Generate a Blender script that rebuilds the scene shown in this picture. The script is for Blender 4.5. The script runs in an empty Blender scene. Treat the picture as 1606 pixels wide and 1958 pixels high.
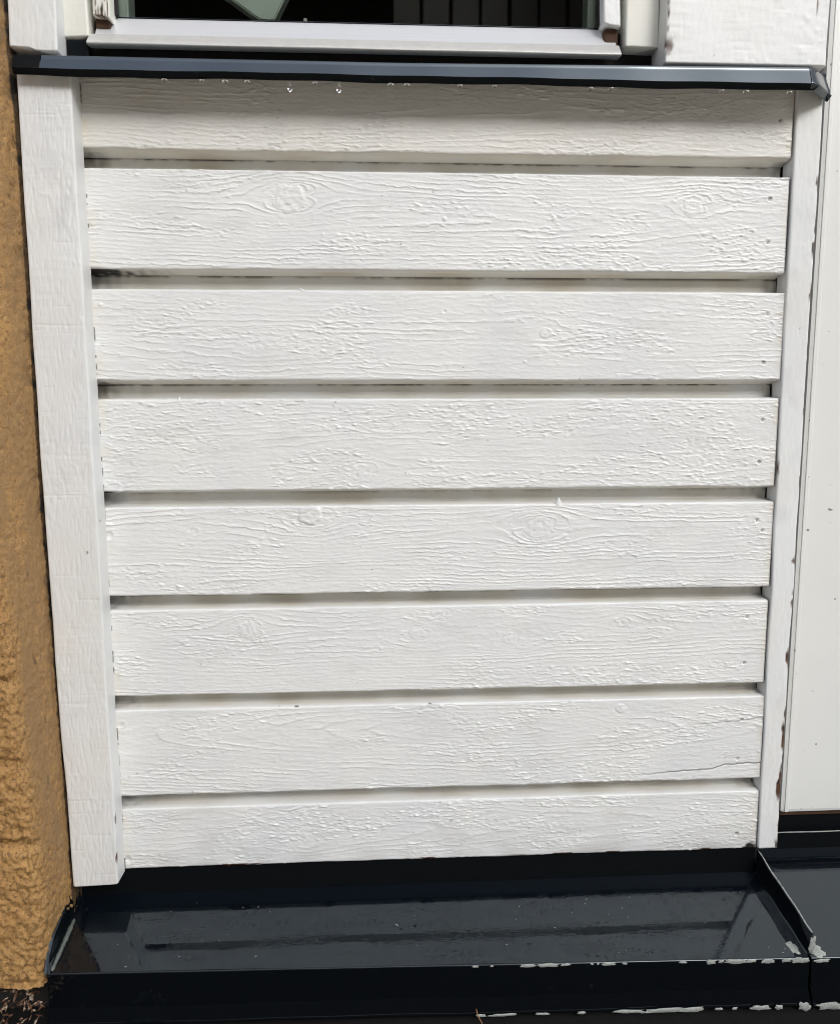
import bpy, bmesh, math
import numpy as np
from mathutils import Vector, Matrix

S = bpy.context.scene
COL = S.collection

# ------------------------------------------------------------------ camera
def cam_axes(p, yw, r):
    cy, sy, cp, sp = math.cos(yw), math.sin(yw), math.cos(p), math.sin(p)
    f = np.array([sy*cp, cy*cp, -sp]); r0 = np.array([cy, -sy, 0.0]); u0 = np.cross(r0, f)
    c, s = math.cos(r), math.sin(r)
    return c*r0+s*u0, -s*r0+c*u0, f
rt, up, fw = cam_axes(math.radians(7.4487), math.radians(3.0098), math.radians(-0.1613))
cd = bpy.data.cameras.new('camera'); cam = bpy.data.objects.new('camera', cd); COL.objects.link(cam)
M = Matrix.Identity(4)
for i in range(3):
    M[i][0], M[i][1], M[i][2] = rt[i], up[i], -fw[i]
M[0][3], M[1][3], M[2][3] = 0.32163, -0.89639, 0.56244
cam.matrix_world = M
cd.sensor_fit = 'HORIZONTAL'; cd.sensor_width = 36.0; cd.lens = 36.0*1450/1606
cd.clip_start = 0.02; cd.clip_end = 500
S.camera = cam

# ------------------------------------------------------------------ light
SUN_EL, SUN_AZ = math.radians(36.5), math.radians(27)      # azimuth seen from the wall, towards the viewer's right when positive
w = bpy.data.worlds.new('World'); S.world = w; w.use_nodes = True
nt = w.node_tree; nt.nodes.clear()
sky = nt.nodes.new('ShaderNodeTexSky'); sky.sky_type = 'NISHITA'; sky.sun_disc = False
sky.sun_elevation = SUN_EL; sky.sun_rotation = math.pi - SUN_AZ
sky.dust_density = 2.5; sky.air_density = 1.0; sky.ozone_density = 1.0
hs = nt.nodes.new('ShaderNodeHueSaturation'); hs.inputs['Saturation'].default_value = 0.40
bg = nt.nodes.new('ShaderNodeBackground'); bg.inputs['Strength'].default_value = 0.15
wo = nt.nodes.new('ShaderNodeOutputWorld')
nt.links.new(sky.outputs[0], hs.inputs['Color']); nt.links.new(hs.outputs[0], bg.inputs['Color']); nt.links.new(bg.outputs[0], wo.inputs['Surface'])
sl = bpy.data.lights.new('sun', 'SUN'); sl.energy = 0.72; sl.angle = math.radians(24); sl.color = (1.0, 0.998, 0.99)
so = bpy.data.objects.new('sun', sl); COL.objects.link(so)
sd = Vector((-math.sin(SUN_AZ)*math.cos(SUN_EL), math.cos(SUN_AZ)*math.cos(SUN_EL), -math.sin(SUN_EL)))
so.rotation_euler = sd.to_track_quat('-Z', 'Y').to_euler()
S.view_settings.view_transform = 'Standard'; S.view_settings.look = 'None'
S.view_settings.gamma = 1.0; S.view_settings.use_curve_mapping = False
S.view_settings.exposure = 0.62
S.cycles.max_bounces = 7
S.cycles.pixel_filter_type = 'BLACKMAN_HARRIS'; S.cycles.filter_width = 1.05

# ------------------------------------------------------------------ helpers
def tag(o, label=None, cat=None, group=None, kind=None):
    if label: o['label'] = label
    if cat: o['category'] = cat
    if group: o['group'] = group
    if kind or cat: o['kind'] = kind or 'thing'
    return o
def empty(name, loc, label, cat, group=None):
    o = bpy.data.objects.new(name, None); COL.objects.link(o); o.location = loc; o.empty_display_size = .05
    return tag(o, label, cat, group)
def link(name, me, m, parent=None, smooth=True):
    o = bpy.data.objects.new(name, me); COL.objects.link(o)
    if m is not None and not me.materials: me.materials.append(m)
    if smooth: me.polygons.foreach_set('use_smooth', [True]*len(me.polygons))
    if parent is not None:
        o.parent = parent; o.matrix_parent_inverse = Matrix.Translation(-parent.matrix_basis.translation)
    return o
def grid_mesh(name, P, attr=None, caps=(), flip=False):
    """P (nu,nv,3) -> quad sheet; caps lists of index loops closed as n-gons"""
    nu, nv = P.shape[:2]
    idx = np.arange(nu*nv, dtype=np.int32).reshape(nu, nv)
    q = np.stack([idx[:-1, :-1], idx[1:, :-1], idx[1:, 1:], idx[:-1, 1:]], -1).reshape(-1, 4)
    if flip: q = q[:, ::-1]
    loops = [q.ravel()]; tot = np.full(len(q), 4, np.int32)
    for c in caps:
        c = np.array(c, np.int32); loops.append(c); tot = np.append(tot, len(c))
    lv = np.concatenate(loops).astype(np.int32); st = np.concatenate([[0], np.cumsum(tot)[:-1]]).astype(np.int32)
    me = bpy.data.meshes.new(name)
    me.vertices.add(nu*nv); me.vertices.foreach_set('co', P.reshape(-1).astype(np.float32))
    me.loops.add(len(lv)); me.loops.foreach_set('vertex_index', lv)
    me.polygons.add(len(tot)); me.polygons.foreach_set('loop_start', st); me.polygons.foreach_set('loop_total', tot.astype(np.int32))
    me.update(calc_edges=True)
    if attr is not None:
        a = me.attributes.new('wear', 'FLOAT_COLOR', 'POINT')
        full = np.ones((nu*nv, 4), np.float32); full[:, :attr.shape[-1]] = attr.reshape(nu*nv, -1)
        a.data.foreach_set('color', full.ravel())
    return me
def noise2(nu, nv, du, dv, lu, lv, seed):
    """smooth unit-variance random field with correlation lengths lu, lv (metres)"""
    rg = np.random.default_rng(seed)
    pu, pv = nu+int(3*lu/du)+2, nv+int(3*lv/dv)+2
    pu, pv = min(pu, 3*nu), min(pv, 3*nv)
    n = rg.standard_normal((pu, pv)); fu = np.fft.fftfreq(pu, du)[:, None]; fv = np.fft.fftfreq(pv, dv)[None, :]
    g = np.exp(-2*(math.pi**2)*((fu*lu*.42)**2+(fv*lv*.42)**2))
    f = np.fft.ifft2(np.fft.fft2(n)*g).real[:nu, :nv]
    return (f-f.mean())/(f.std()+1e-9)
def sstep(a, b, x):
    t = np.clip((x-a)/(b-a), 0, 1); return t*t*(3-2*t)
def bm_box(bm, x0, x1, y0, y1, z0, z1, bevel=0.0, seg=2):
    r = bmesh.ops.create_cube(bm, size=1.0)
    for v in r['verts']:
        v.co = Vector(((x0+x1)/2+v.co.x*(x1-x0), (y0+y1)/2+v.co.y*(y1-y0), (z0+z1)/2+v.co.z*(z1-z0)))
    if bevel:
        es = {e for v in r['verts'] for e in v.link_edges}
        bmesh.ops.bevel(bm, geom=list(es), offset=bevel, segments=seg, affect='EDGES', profile=.6)
def box(name, x0, x1, y0, y1, z0, z1, m, parent=None, bevel=.0015):
    bm = bmesh.new(); bm_box(bm, x0, x1, y0, y1, z0, z1, bevel)
    me = bpy.data.meshes.new(name); bm.to_mesh(me); bm.free()
    return link(name, me, m, parent, smooth=False)
def strip(name, prof, xs, m, parent=None, wob=0.0, seed=0, thick=0.0, attr=None, amp=0.0, l=(.05, .01)):
    """a folded sheet: profile points (y,z) or function x->points, swept along x"""
    xs = np.asarray(xs, float)
    Ps = [np.array(prof(x) if callable(prof) else prof, float) for x in xs]
    P = np.zeros((len(xs), len(Ps[0]), 3)); P[:, :, 0] = xs[:, None]
    for i, p in enumerate(Ps): P[i, :, 1:] = p
    if amp:
        n = noise2(P.shape[0], P.shape[1], abs(xs[1]-xs[0]), .003, l[0], l[1], seed)
        P[:, :, 2] += amp*n
    me = grid_mesh(name, P, attr)
    o = link(name, me, m, parent)
    if thick:
        sm = o.modifiers.new('thick', 'SOLIDIFY'); sm.thickness = thick; sm.offset = -1
    return o
def arc(cy, cz, r, a0, a1, n):
    return [(cy+r*math.cos(math.radians(a0+(a1-a0)*i/(n-1))), cz+r*math.sin(math.radians(a0+(a1-a0)*i/(n-1)))) for i in range(n)]
def lin(p, q, n, end=True):
    return [(p[0]+(q[0]-p[0])*i/n, p[1]+(q[1]-p[1])*i/n) for i in range(n+(1 if end else 0))]

# ------------------------------------------------------------------ materials
class NT:
    def __init__(s, name):
        s.m = bpy.data.materials.new(name); s.m.use_nodes = True; s.t = s.m.node_tree; s.b = s.t.nodes['Principled BSDF']
    def n(s, k, **kw):
        x = s.t.nodes.new(k)
        for a, v in kw.items():
            if a in x.inputs: x.inputs[a].default_value = v
            else: setattr(x, a, v)
        return x
    def l(s, a, b): s.t.links.new(a, b)
    def noise(s, scale, detail=3, rough=.55, vec=None, stretch=None):
        tc = s.n('ShaderNodeTexCoord'); x = s.n('ShaderNodeTexNoise'); x.inputs['Scale'].default_value = scale
        x.inputs['Detail'].default_value = detail; x.inputs['Roughness'].default_value = rough
        if stretch:
            mp = s.n('ShaderNodeMapping'); mp.inputs['Scale'].default_value = stretch; s.l(tc.outputs['Object'], mp.inputs[0]); s.l(mp.outputs[0], x.inputs['Vector'])
        else: s.l(tc.outputs['Object'], x.inputs['Vector'])
        return x.outputs['Fac']
    def ramp(s, fac, stops):
        r = s.n('ShaderNodeValToRGB'); e = r.color_ramp.elements
        while len(e) < len(stops): e.new(.5)
        for el, (p, c) in zip(e, stops):
            el.position = p; el.color = (c, c, c, 1) if isinstance(c, (int, float)) else (*c, 1)
        s.l(fac, r.inputs[0]); return r.outputs[0]
    def mix(s, fac, a, b):
        x = s.n('ShaderNodeMix', data_type='RGBA')
        for sock, v in ((x.inputs[0], fac), (x.inputs[6], a), (x.inputs[7], b)):
            if isinstance(v, (tuple, float, int)):
                sock.default_value = v if isinstance(v, (float, int)) else (*v, 1)
            else: s.l(v, sock)
        return x.outputs[2]
    def bump(s, h, strength, dist):
        x = s.n('ShaderNodeBump'); x.inputs['Strength'].default_value = strength; x.inputs['Distance'].default_value = dist
        s.l(h, x.inputs['Height']); s.l(x.outputs[0], s.b.inputs['Normal'])
    def wear(s):
        a = s.n('ShaderNodeAttribute', attribute_name='wear'); sp = s.n('ShaderNodeSeparateColor'); s.l(a.outputs['Color'], sp.inputs[0]); return sp.outputs
    def set(s, **kw):
        for k, v in kw.items(): s.b.inputs[k.replace('_', ' ')].default_value = v

def paint(name, base, tint, rough=.42, wear=True, bump=.12):
    k = NT(name)
    c = k.mix(k.ramp(k.noise(9, 2, .6), [(.35, 0), (.68, 1)]), base, tint)
    if not wear:
        c = k.mix(k.ramp(k.noise(120, 1, .5), [(.765, 0), (.785, .8)]), c, (.16, .13, .10))
    if wear:
        o = k.wear()
        c = k.mix(o[0], c, (.66, .62, .53))          # older, yellowed coat; also cream groove tint and top board's painted warm shade
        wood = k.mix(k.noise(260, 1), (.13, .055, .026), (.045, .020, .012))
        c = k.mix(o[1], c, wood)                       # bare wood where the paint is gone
        c = k.mix(o[2], c, (.012, .013, .012))         # black mould, open cracks, painted shade line under the boards
    k.l(c, k.b.inputs['Base Color']); k.set(Roughness=rough)
    k.b.inputs['Specular IOR Level'].default_value = .45
    k.bump(k.noise(650, 1, .6), bump, .001)
    return k.m
WHITE = paint('white_board_paint', (.780, .792, .782), (.735, .752, .762))
TRIM = paint('white_trim_paint', (.75, .765, .762), (.705, .722, .730))
GLOSSW = paint('smooth_white_paint', (.765, .785, .785), (.73, .752, .762), rough=.33, bump=.04)
CREAM = paint('cream_frame_paint', (.76, .76, .70), (.72, .725, .665), rough=.35, bump=.05)

DOORP = paint('pale_door_paint', (.755, .768, .748), (.725, .74, .722), rough=.30, wear=False, bump=.02)

def metal(name, base, rough, ior=1.8, wob=.02, patches=False):
    k = NT(name)
    c = k.mix(k.ramp(k.noise(130, 2), [(.72, 0), (.80, .5)]), base, (.05, .052, .05))
    k.l(c, k.b.inputs['Base Color']); k.set(IOR=ior)
    k.b.inputs['Specular IOR Level'].default_value = .5; k.b.inputs['Specular Tint'].default_value = (.80, .92, 1.0, 1)
    if patches:
        r = k.ramp(k.noise(11, 4, .65, stretch=(1, 2.6, 1)), [(.36, .20), (.375, rough), (.60, rough), (.615, .10)])
        k.l(r, k.b.inputs['Roughness'])
        h1 = k.noise(330, 2, .6, stretch=(.35, 1.2, 1)); h2 = k.noise(16, 2, .5, stretch=(.6, 1.4, 1))
        ma = k.n('ShaderNodeMath', operation='MULTIPLY'); k.l(h1, ma.inputs[0])
        k.l(k.ramp(h2, [(.40, .12), (.58, 1)]), ma.inputs[1]); k.bump(ma.outputs[0], .07, .0010)
    else:
        k.set(Roughness=rough); k.bump(k.noise(38, 3, .5), wob, .002)
    return k.m
WET = metal('wet_black_sheet_metal', (.003, .005, .008), .012, 1.7, patches=True)
GLOSSB = metal('glossy_black_metal', (.0025, .0035, .0048), .05, 1.7, .04)
LEDGE = metal('wet_black_ledge_enamel', (.004, .007, .013), .05, 2.3, .06)
DULLB = metal('dull_black_metal', (.004, .005, .006), .45, 1.2, .2)

k = NT('peeled_primer_glint'); k.l(k.mix(k.ramp(k.noise(600, 4, .7), [(.35, 0), (.7, 1)]), (.24, .26, .24), (.46, .48, .45)), k.b.inputs['Base Color'])
k.set(Roughness=.6); k.bump(k.noise(700, 3), .3, .001); FLECK = k.m
k = NT('brushed_aluminium'); k.set(Metallic=.45, Roughness=.36)
k.l(k.mix(k.noise(60, 4, .6, stretch=(.05, 1, 8)), (.82, .83, .85), (.70, .71, .73)), k.b.inputs['Base Color'])
k.bump(k.noise(240, 3, .6, stretch=(.04, 1, 6)), .08, .001); ALU = k.m
k = NT('weathered_aluminium'); k.set(Metallic=.35, Roughness=.5)
k.l(k.mix(k.noise(90, 4, .6), (.66, .655, .63), (.50, .495, .475)), k.b.inputs['Base Color']); k.bump(k.noise(300, 3), .1, .001); ALUD = k.m
k = NT('pale_green_paint'); k.l(k.mix(k.noise(20, 3), (.66, .78, .68), (.70, .82, .72)), k.b.inputs['Base Color']); k.set(Roughness=.45); GREEN = k.m
k = NT('dark_gap'); k.l(k.mix(k.noise(80, 3), (.006, .006, .006), (.02, .018, .016)), k.b.inputs['Base Color']); k.set(Roughness=.9); GAP = k.m
k = NT('dark_interior'); k.l(k.mix(k.noise(4, 3), (.012, .011, .010), (.02, .018, .016)), k.b.inputs['Base Color']); k.set(Roughness=.95); ROOM = k.m
k = NT('dark_brown_slat'); k.l(k.mix(k.noise(30, 4, stretch=(1, 1, .1)), (.032, .026, .022), (.018, .015, .013)), k.b.inputs['Base Color']); k.set(Roughness=.7); SLAT = k.m
k = NT('brown_timber'); k.l(k.mix(k.noise(6, 4, stretch=(3, 3, .15)), (.05, .032, .02), (.025, .016, .011)), k.b.inputs['Base Color']); k.set(Roughness=.8); TIMBER = k.m
k = NT('bare_rotten_wood'); k.l(k.mix(k.noise(160, 4, stretch=(.3, 1, 2)), (.10, .045, .02), (.025, .012, .008)), k.b.inputs['Base Color']); k.set(Roughness=.8); ROT = k.m
k = NT('nail_steel'); k.l(k.mix(k.noise(500, 2), (.62, .61, .58), (.30, .28, .25)), k.b.inputs['Base Color']); k.set(Roughness=.5); NAIL = k.m
k = NT('grey_bead'); k.l(k.mix(k.noise(200, 3), (.16, .18, .16), (.07, .08, .075)), k.b.inputs['Base Color']); k.set(Roughness=.35); BEADG = k.m

k = NT('window_glass'); k.t.nodes.remove(k.b)
tr = k.n('ShaderNodeBsdfTransparent'); gl = k.n('ShaderNodeBsdfGlossy'); gl.inputs['Roughness'].default_value = 0.0
fr = k.n('ShaderNodeFresnel'); fr.inputs['IOR'].default_value = 1.5; mx = k.n('ShaderNodeMixShader')
tr.inputs[0].default_value = (.965, .985, .975, 1)
k.l(fr.outputs[0], mx.inputs[0]); k.l(tr.outputs[0], mx.inputs[1]); k.l(gl.outputs[0], mx.inputs[2]); k.l(mx.outputs[0], k.t.nodes['Material Output'].inputs[0]); GLASS = k.m
k = NT('water'); k.set(Roughness=0.0, IOR=1.33); k.b.inputs['Transmission Weight'].default_value = 1.0; k.b.inputs['Base Color'].default_value = (1, 1, 1, 1); WATER = k.m

k = NT('ochre_render')
o = k.wear()
c = k.mix(k.ramp(k.noise(28, 5, .65), [(.3, 0), (.72, 1)]), (.47, .275, .098), (.38, .205, .066))
c = k.mix(k.ramp(k.noise(260, 2, .7), [(.50, 0), (.66, .85)]), c, (.14, .075, .03))
c = k.mix(k.ramp(k.noise(340, 1, .6), [(.66, 0), (.76, .6)]), c, (.66, .46, .22))
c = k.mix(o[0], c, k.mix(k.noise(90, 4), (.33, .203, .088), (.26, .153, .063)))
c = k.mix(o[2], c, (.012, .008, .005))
k.l(c, k.b.inputs['Base Color']); k.set(Roughness=.72); k.bump(k.noise(480, 3, .7), .8, .0020); OCHRE = k.m

k = NT('pale_bounce_paving')
c = k.mix(k.ramp(k.noise(7, 5, .6), [(.35, 0), (.7, 1)]), (.44, .38, .295), (.52, .46, .37))  # pale warm colour raised to bounce fill light up onto the boards
k.l(c, k.b.inputs['Base Color']); k.l(k.ramp(k.noise(5, 3), [(.4, .15), (.65, .6)]), k.b.inputs['Roughness']); k.bump(k.noise(120, 4, .6), .3, .003); PAVE = k.m
k = NT('leaf_litter_bits'); k.l(k.ramp(k.noise(260, 2, .5), [(.3, (.03, .018, .010)), (.47, (.12, .05, .025)), (.56, (.22, .14, .07)), (.68, (.45, .40, .33))]), k.b.inputs['Base Color']); k.set(Roughness=.7); LITTER = k.m
k = NT('pine_needle_brown'); k.set(Roughness=.5); k.l(k.mix(k.noise(90, 2), (.42, .19, .06), (.28, .12, .04)), k.b.inputs['Base Color']); NEEDLE = k.m

# ------------------------------------------------------------------ ground and surroundings
xs = np.concatenate([np.linspace(-60, -2, 12), np.linspace(-1.5, 2.5, 60), np.linspace(3, 60, 12)])
ys = np.concatenate([np.linspace(-60, -3, 14), np.linspace(-2.6, .6, 50)])
X, Y = np.meshgrid(xs, ys, indexing='ij')
P = np.stack([X, Y, -.128+.002*np.sin(X*9+1)*np.cos(Y*11)], -1)
tag(link('ground', grid_mesh('ground', P), PAVE), kind='structure')

k = NT('added_strip_black'); k.l(k.mix(k.noise(160, 3), (.006, .006, .007), (.014, .013, .012)), k.b.inputs['Base Color']); k.set(Roughness=.85); k.b.inputs['Specular IOR Level'].default_value = .12; STRIPB = k.m
xs = np.linspace(-3, 5, 40); ys = np.linspace(-.30, .05, 8); X, Y = np.meshgrid(xs, ys, indexing='ij')
tag(link('added_black_strip', grid_mesh('added_black_strip', np.stack([X, Y, -.1235+0*X], -1)), STRIPB), kind='structure')  # black ground strip added so the flashing front reflects dark
th = empty('timber_house', (0.4, -14.0, -.13), 'dark brown board house mirrored faintly in the window pane', 'house')
box('wall', -16, 17, -14.4, -14.03, -.128, 8.3, TIMBER, th, 0)
bm = bmesh.new(); bm_box(bm, -.235, .235, -.03, .0, 0, 8.4, .006); bme = bpy.data.meshes.new('board'); bm.to_mesh(bme); bm.free(); bme.materials.append(TIMBER)
for i in range(66):
    o = bpy.data.objects.new('board', bme); COL.objects.link(o); o.parent = th; o.location = (-16.25+i*.5, .0, .005)
bm = bmesh.new()
vs = [bm.verts.new(v) for v in ((-16.4, -13.6, 8.15), (17.4, -13.6, 8.15), (17.4, -18, 9.8), (-16.4, -18, 9.8), (-16.4, -13.6, 8.27), (17.4, -13.6, 8.27), (17.4, -18, 9.92), (-16.4, -18, 9.92))]
for f in ((0, 1, 2, 3), (7, 6, 5, 4), (0, 4, 5, 1), (1, 5, 6, 2), (2, 6, 7, 3), (3, 7, 4, 0)): bm.faces.new([vs[i] for i in f])
me = bpy.data.meshes.new('roof'); bm.to_mesh(me); bm.free(); link('roof', me, TIMBER, th, False)

# ------------------------------------------------------------------ plank relief
def ring_field(X, Z, du, dv, cfg, seed):
    nu, nv = X.shape
    N = lambda lu, lv, k: noise2(nu, nv, du, dv, lu, lv, seed*101+k)
    Zw = Z+.0020*N(.16, .03, 1)+.0006*N(.035, .008, 2)+.00042*N(.0065, .0024, 3)+.00030*N(.003, .0015, 33)
    psi = Zw-cfg['z0']-cfg.get('tilt', 0)*(X-.4)
    core = np.zeros_like(X); kh = np.zeros_like(X)
    for j, (xk, zk, r, hgt) in enumerate(cfg.get('knots', ())):
        dx = (X-xk); dz = Z-zk
        r2 = (dx/2.1)**2+(Zw-zk)**2
        psi = psi-(Zw-zk)*(1.5*r)**2/(r2+(.55*r)**2)*.9
        d = np.sqrt((dx/1.18)**2+dz**2)*(1+.10*N(.02, .02, 40+j)+.07*N(.006, .005, 80+j))
        c = sstep(1.15*r, .85*r, d); core = np.maximum(core, c)
        kh += c*(np.sin(d/r*9)*.00012+hgt*sstep(1.05*r, .7*r, d)+.00022*np.minimum(N(.004, .004, 90+j), .5)) - .00018*np.exp(-((d-1.05*r)/(.16*r+.0004))**2)*sstep(-1.2, .6, N(.008, .008, 60+j))
    a = cfg['a']+cfg['b']*(X-cfg.get('xc', .4))
    R = np.sqrt(psi**2+(a*.8)**2)
    ph = R/(cfg['s']*.80)+.35*N(.25, .04, 4)
    p = ph-np.floor(ph)
    p = np.where(psi < 0, p, 1-p)                      # the torn side of every ring looks down
    saw = np.where(p < .88, (p/.88)**6, ((1-p)/.12))
    m = sstep(-.6, .7, N(.11, .016, 5))*sstep(-1.3, .1, N(.018, .004, 6))
    m = .26+.74*m
    fib = N(.009, .0018, 7); fib2 = N(.0040, .0014, 8)
    torn = .26+.74*sstep(.10, 1.0, N(.07, .022, 9)+cfg.get('torn', 0))
    flake = np.maximum(fib2-.7, 0)+.5*np.minimum(fib2+1.1, 0)
    h = (cfg['amp']*.75+.2)*.00094*m*saw+.00005*fib+torn*(.00048*flake+.00006*fib2)+.00004*N(.03, .012, 10)
    return h*(1-.55*core)+kh

def dents(X, Z, pts):
    h = np.zeros_like(X)
    for (x, z, r, d) in pts:
        q = ((X-x)/r)**2+((Z-z)/r)**2
        h += -d*np.exp(-q**1.5)+.28*d*np.exp(-((np.sqrt(q)-1.55)/.4)**2)
    return h

EDGE = [.8525, .832, .7245, .702, .6003, .579, .4725, .4536, .3474, .3301, .2235, .2062, .0961, .0792, .0]
D = .0225
RX0 = lambda z: .8062-.0072*(z/.93)      # inner edge of the right trim
planks = []
ztop = [.941]+EDGE[1::2]; zbot = EDGE[0::2]
cfgs = [
 dict(z0=.90, a=.010, b=.02, s=.0062, amp=.75, torn=.1, knots=[]),
 dict(z0=.781, a=.004, b=.030, s=.0064, amp=1.15, torn=.1, xc=.30, knots=[(.2239, .8013, .014, .0006), (.6856, .7978, .010, .0004)]),
 dict(z0=.655, a=.006, b=.026, s=.0075, amp=.72, torn=-.15, xc=.45, tilt=-.02, knots=[(.1829, .637, .0055, .0003), (.5174, .655, .0065, .0005), (.075, .668, .004, .0002)]),
 dict(z0=.540, a=.012, b=.035, s=.0085, amp=.45, torn=1.0, xc=.55, knots=[(.299, .4918, .012, .0002), (.7072, .530, .012, .0002), (.70, .505, .008, .0002)]),
 dict(z0=.424, a=.003, b=.022, s=.0062, amp=1.15, torn=-.1, xc=.50, knots=[(.2384, .4426, .0125, .0016), (.5122, .4239, .014, .0004), (.10, .425, .004, .0)]),
 dict(z0=.297, a=.004, b=.024, s=.0058, amp=.95, torn=.05, xc=.35, knots=[(.1585, .3037, .0095, .0003), (.3632, .2966, .0085, .0003), (.479, .2879, .009, .0002), (.62, .305, .006, .0002)]),
 dict(z0=.172, a=.0, b=.115, s=.0062, amp=.80, torn=.1, xc=.47, tilt=-.02, knots=[(.6202, .194, .0065, .0007)]),
 dict(z0=.040, a=.012, b=.05, s=.0072, amp=.55, torn=.55, xc=.30, knots=[(.2214, .038, .010, .0002), (.46, .050, .008, .0002)]),
]
nails = [[(.783, .893)], [(.7761, .8075), (.7765, .759)], [(.7806, .6774), (.779, .6205)], [(.782, .5528), (.7805, .502)], [(.7817, .4307), (.789, .418)],
         [(.7759, .3091), (.7758, .2498)], [(.7764, .175), (.774, .123)], [(.778, .0205)]]
clad = empty('clad_wall', (.4, 0, 0), 'white painted horizontal board cladding in the middle, between two trims', 'cladding')
bm = bmesh.new(); bmesh.ops.create_cone(bm, cap_ends=True, segments=10, radius1=.0017, radius2=.0014, depth=.0006, matrix=Matrix.Rotation(math.radians(90), 4, 'X'))
nail_me = bpy.data.meshes.new('nail'); bm.to_mesh(nail_me); bm.free(); nail_me.materials.append(NAIL)
DU, DV = .00122, .00072
for b in range(8):
    zt, zb = ztop[b], zbot[b]
    xa, xb = -.012, RX0((zt+zb)/2)-.0012-(.0006 if b % 2 else 0)
    xs = np.arange(xa, xb+DU*.5, DU); nu = len(xs)
    r = .0022
    prof = []
    if b > 0:
        zu = zbot[b-1]
        prof += lin((D, zu+.006), (D, zt+.0022), 10, False)          # back of the groove, running up behind the plank above
        prof += lin((D, zt+.0022), (r*.9, zt+.0002), 10, False)      # sloping top shoulder
        n_pre = len(prof)
        prof += [(r*(1-math.sin(t)), zt-r*(1-math.cos(t))) for t in np.linspace(0.1, math.pi/2, 5)[:-1]]
    else:
        prof += [(.02, zt), (.0, zt)]; n_pre = 2
    nf = int((zt-zb-2*r)/DV)
    prof += lin((0, zt-r), (0, zb+r), nf)
    prof += [(r*(1-math.cos(t)), zb+r-r*math.sin(t)) for t in np.linspace(0, math.pi/2, 5)[1:]]
    if b < 7: prof += lin((r+.001, zb-.0002), (D-.0009, zb-.0038), 9)+[(D-.0009, zb+.004)]
    else: prof += [(.012, zb), (.022, zb+.0005)]
    prof = np.array(prof); nv = len(prof)
    tg = np.gradient(prof, axis=0); tg /= np.linalg.norm(tg, axis=1)[:, None]+1e-12
    nrm = np.stack([tg[:, 1], -tg[:, 0]], 1)       # outwards for a profile running downwards in front
    nrm[:, :] = np.where((nrm[:, 0] > 0.3)[:, None], -nrm, nrm)
    X = np.repeat(xs[:, None], nv, 1); Z = np.repeat(prof[None, :, 1], nu, 0); Yp = np.repeat(prof[None, :, 0], nu, 0)
    wface = np.clip(1-prof[:, 0]/.0035, .10, 1.0)
    H = ring_field(X, Z, DU, DV, cfgs[b], b+1)
    nl = [(x, z, .0024, .0012) for x, z in nails[b]]
    extra = {1: [(.3977, .7816, .0022, -.0012)], 2: [(.0085, .685, .0022, -.0010), (.3977, .679, .0018, .0008), (.492, .622, .0016, -.0008)],
             4: [(.0035, .421, .004, .0016)], 6: [(.005, .186, .004, .0012)], 7: [(.004, .012, .004, .0015)]}.get(b, [])
    H += dents(X, Z, nl+extra)*(Yp < .001)
    wear = np.zeros((nu, nv, 3))
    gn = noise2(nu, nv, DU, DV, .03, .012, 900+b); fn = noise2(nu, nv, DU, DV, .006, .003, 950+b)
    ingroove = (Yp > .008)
    wear[:, :, 0] = ingroove*np.clip(.50+.15*gn, 0, 1)+(~ingroove)*(Yp > .0012)*.22+(~ingroove)*np.clip(.035*gn+.02*fn, 0, .2)  # grooves tinted cream, shoulders less, faces at random
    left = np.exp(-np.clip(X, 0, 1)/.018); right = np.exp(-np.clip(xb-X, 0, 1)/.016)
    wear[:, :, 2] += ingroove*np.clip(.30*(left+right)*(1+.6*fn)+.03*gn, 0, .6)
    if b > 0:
        wear[:, :, 2] += (Yp > D-.0004)*np.exp(-((Z-(zbot[b-1]-.0040))/.0011)**2)*np.clip(.45+.4*gn+.25*fn, 0, .85)  # joint crack line, with the shadow under the board above painted in
    mould = {1: (.001, .030, 1.0), 4: (.001, .022, .8), 3: (.0, .015, .4), 6: (.02, .03, .35)}.get(b)
    lip = (np.arange(nv) > nv-12)[None, :]
    if mould: wear[:, :, 2] += lip*np.clip(np.exp(-np.clip(X-mould[0], 0, 1)/mould[1])*(1.7*mould[2]+.7*fn)-.06, 0, 1)
    # specks of bare wood along the top arris and of dirt on the face
    ar = (np.abs(Z-zt) < .0014) & (Yp < .004)
    wear[:, :, 2] += (b in (4, 6, 7))*ar*sstep(2.6, 3.0, noise2(nu, nv, DU, DV, .006, .01, 700+b))*.8
    wear[:, :, 2] += (Yp < .001)*sstep(3.5, 3.8, noise2(nu, nv, DU, DV, .0022, .0022, 740+b))*.7
    wear[:, :, 0] += (Yp < .0015)*(.40*np.exp(-((X-.0)/.012)**2)+.45*np.exp(-((X-xb)/.006)**2))*np.clip(.6+.4*gn, 0, 1)
    if b == 0: wear[:, :, 0] += .35*(~ingroove)  # top board tinted warm: ground-lit shade under the ledge put into the colour
    if b == 3: wear[:, :, 2] += (Yp < .001)*np.exp(-((X-.2725)/.004)**2)*sstep(.552, .572, Z)*sstep(1.0, 1.8, noise2(nu, nv, DU, DV, .0025, .0025, 321))*.75
    if b == 7: wear[:, :, 2] += (Yp < .0015)*np.clip(.10*np.exp(-Z/.02)*(1+.7*gn), 0, .25)
    wear[:, :, 2] += (X > -.0005)*(X < .0009)*(Yp < .0015)*sstep(.5, 1.0, noise2(nu, nv, DU, DV, .02, .005, 820+b))*.9
    for x, z in nails[b]:
        wear[:, :, 2] += .9*np.exp(-(((X-x)/.0023)**2+((Z-z-.0010)/.0015)**2)**2)*(.7+.3*np.sin(x*9e3+z*7e3))
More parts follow.
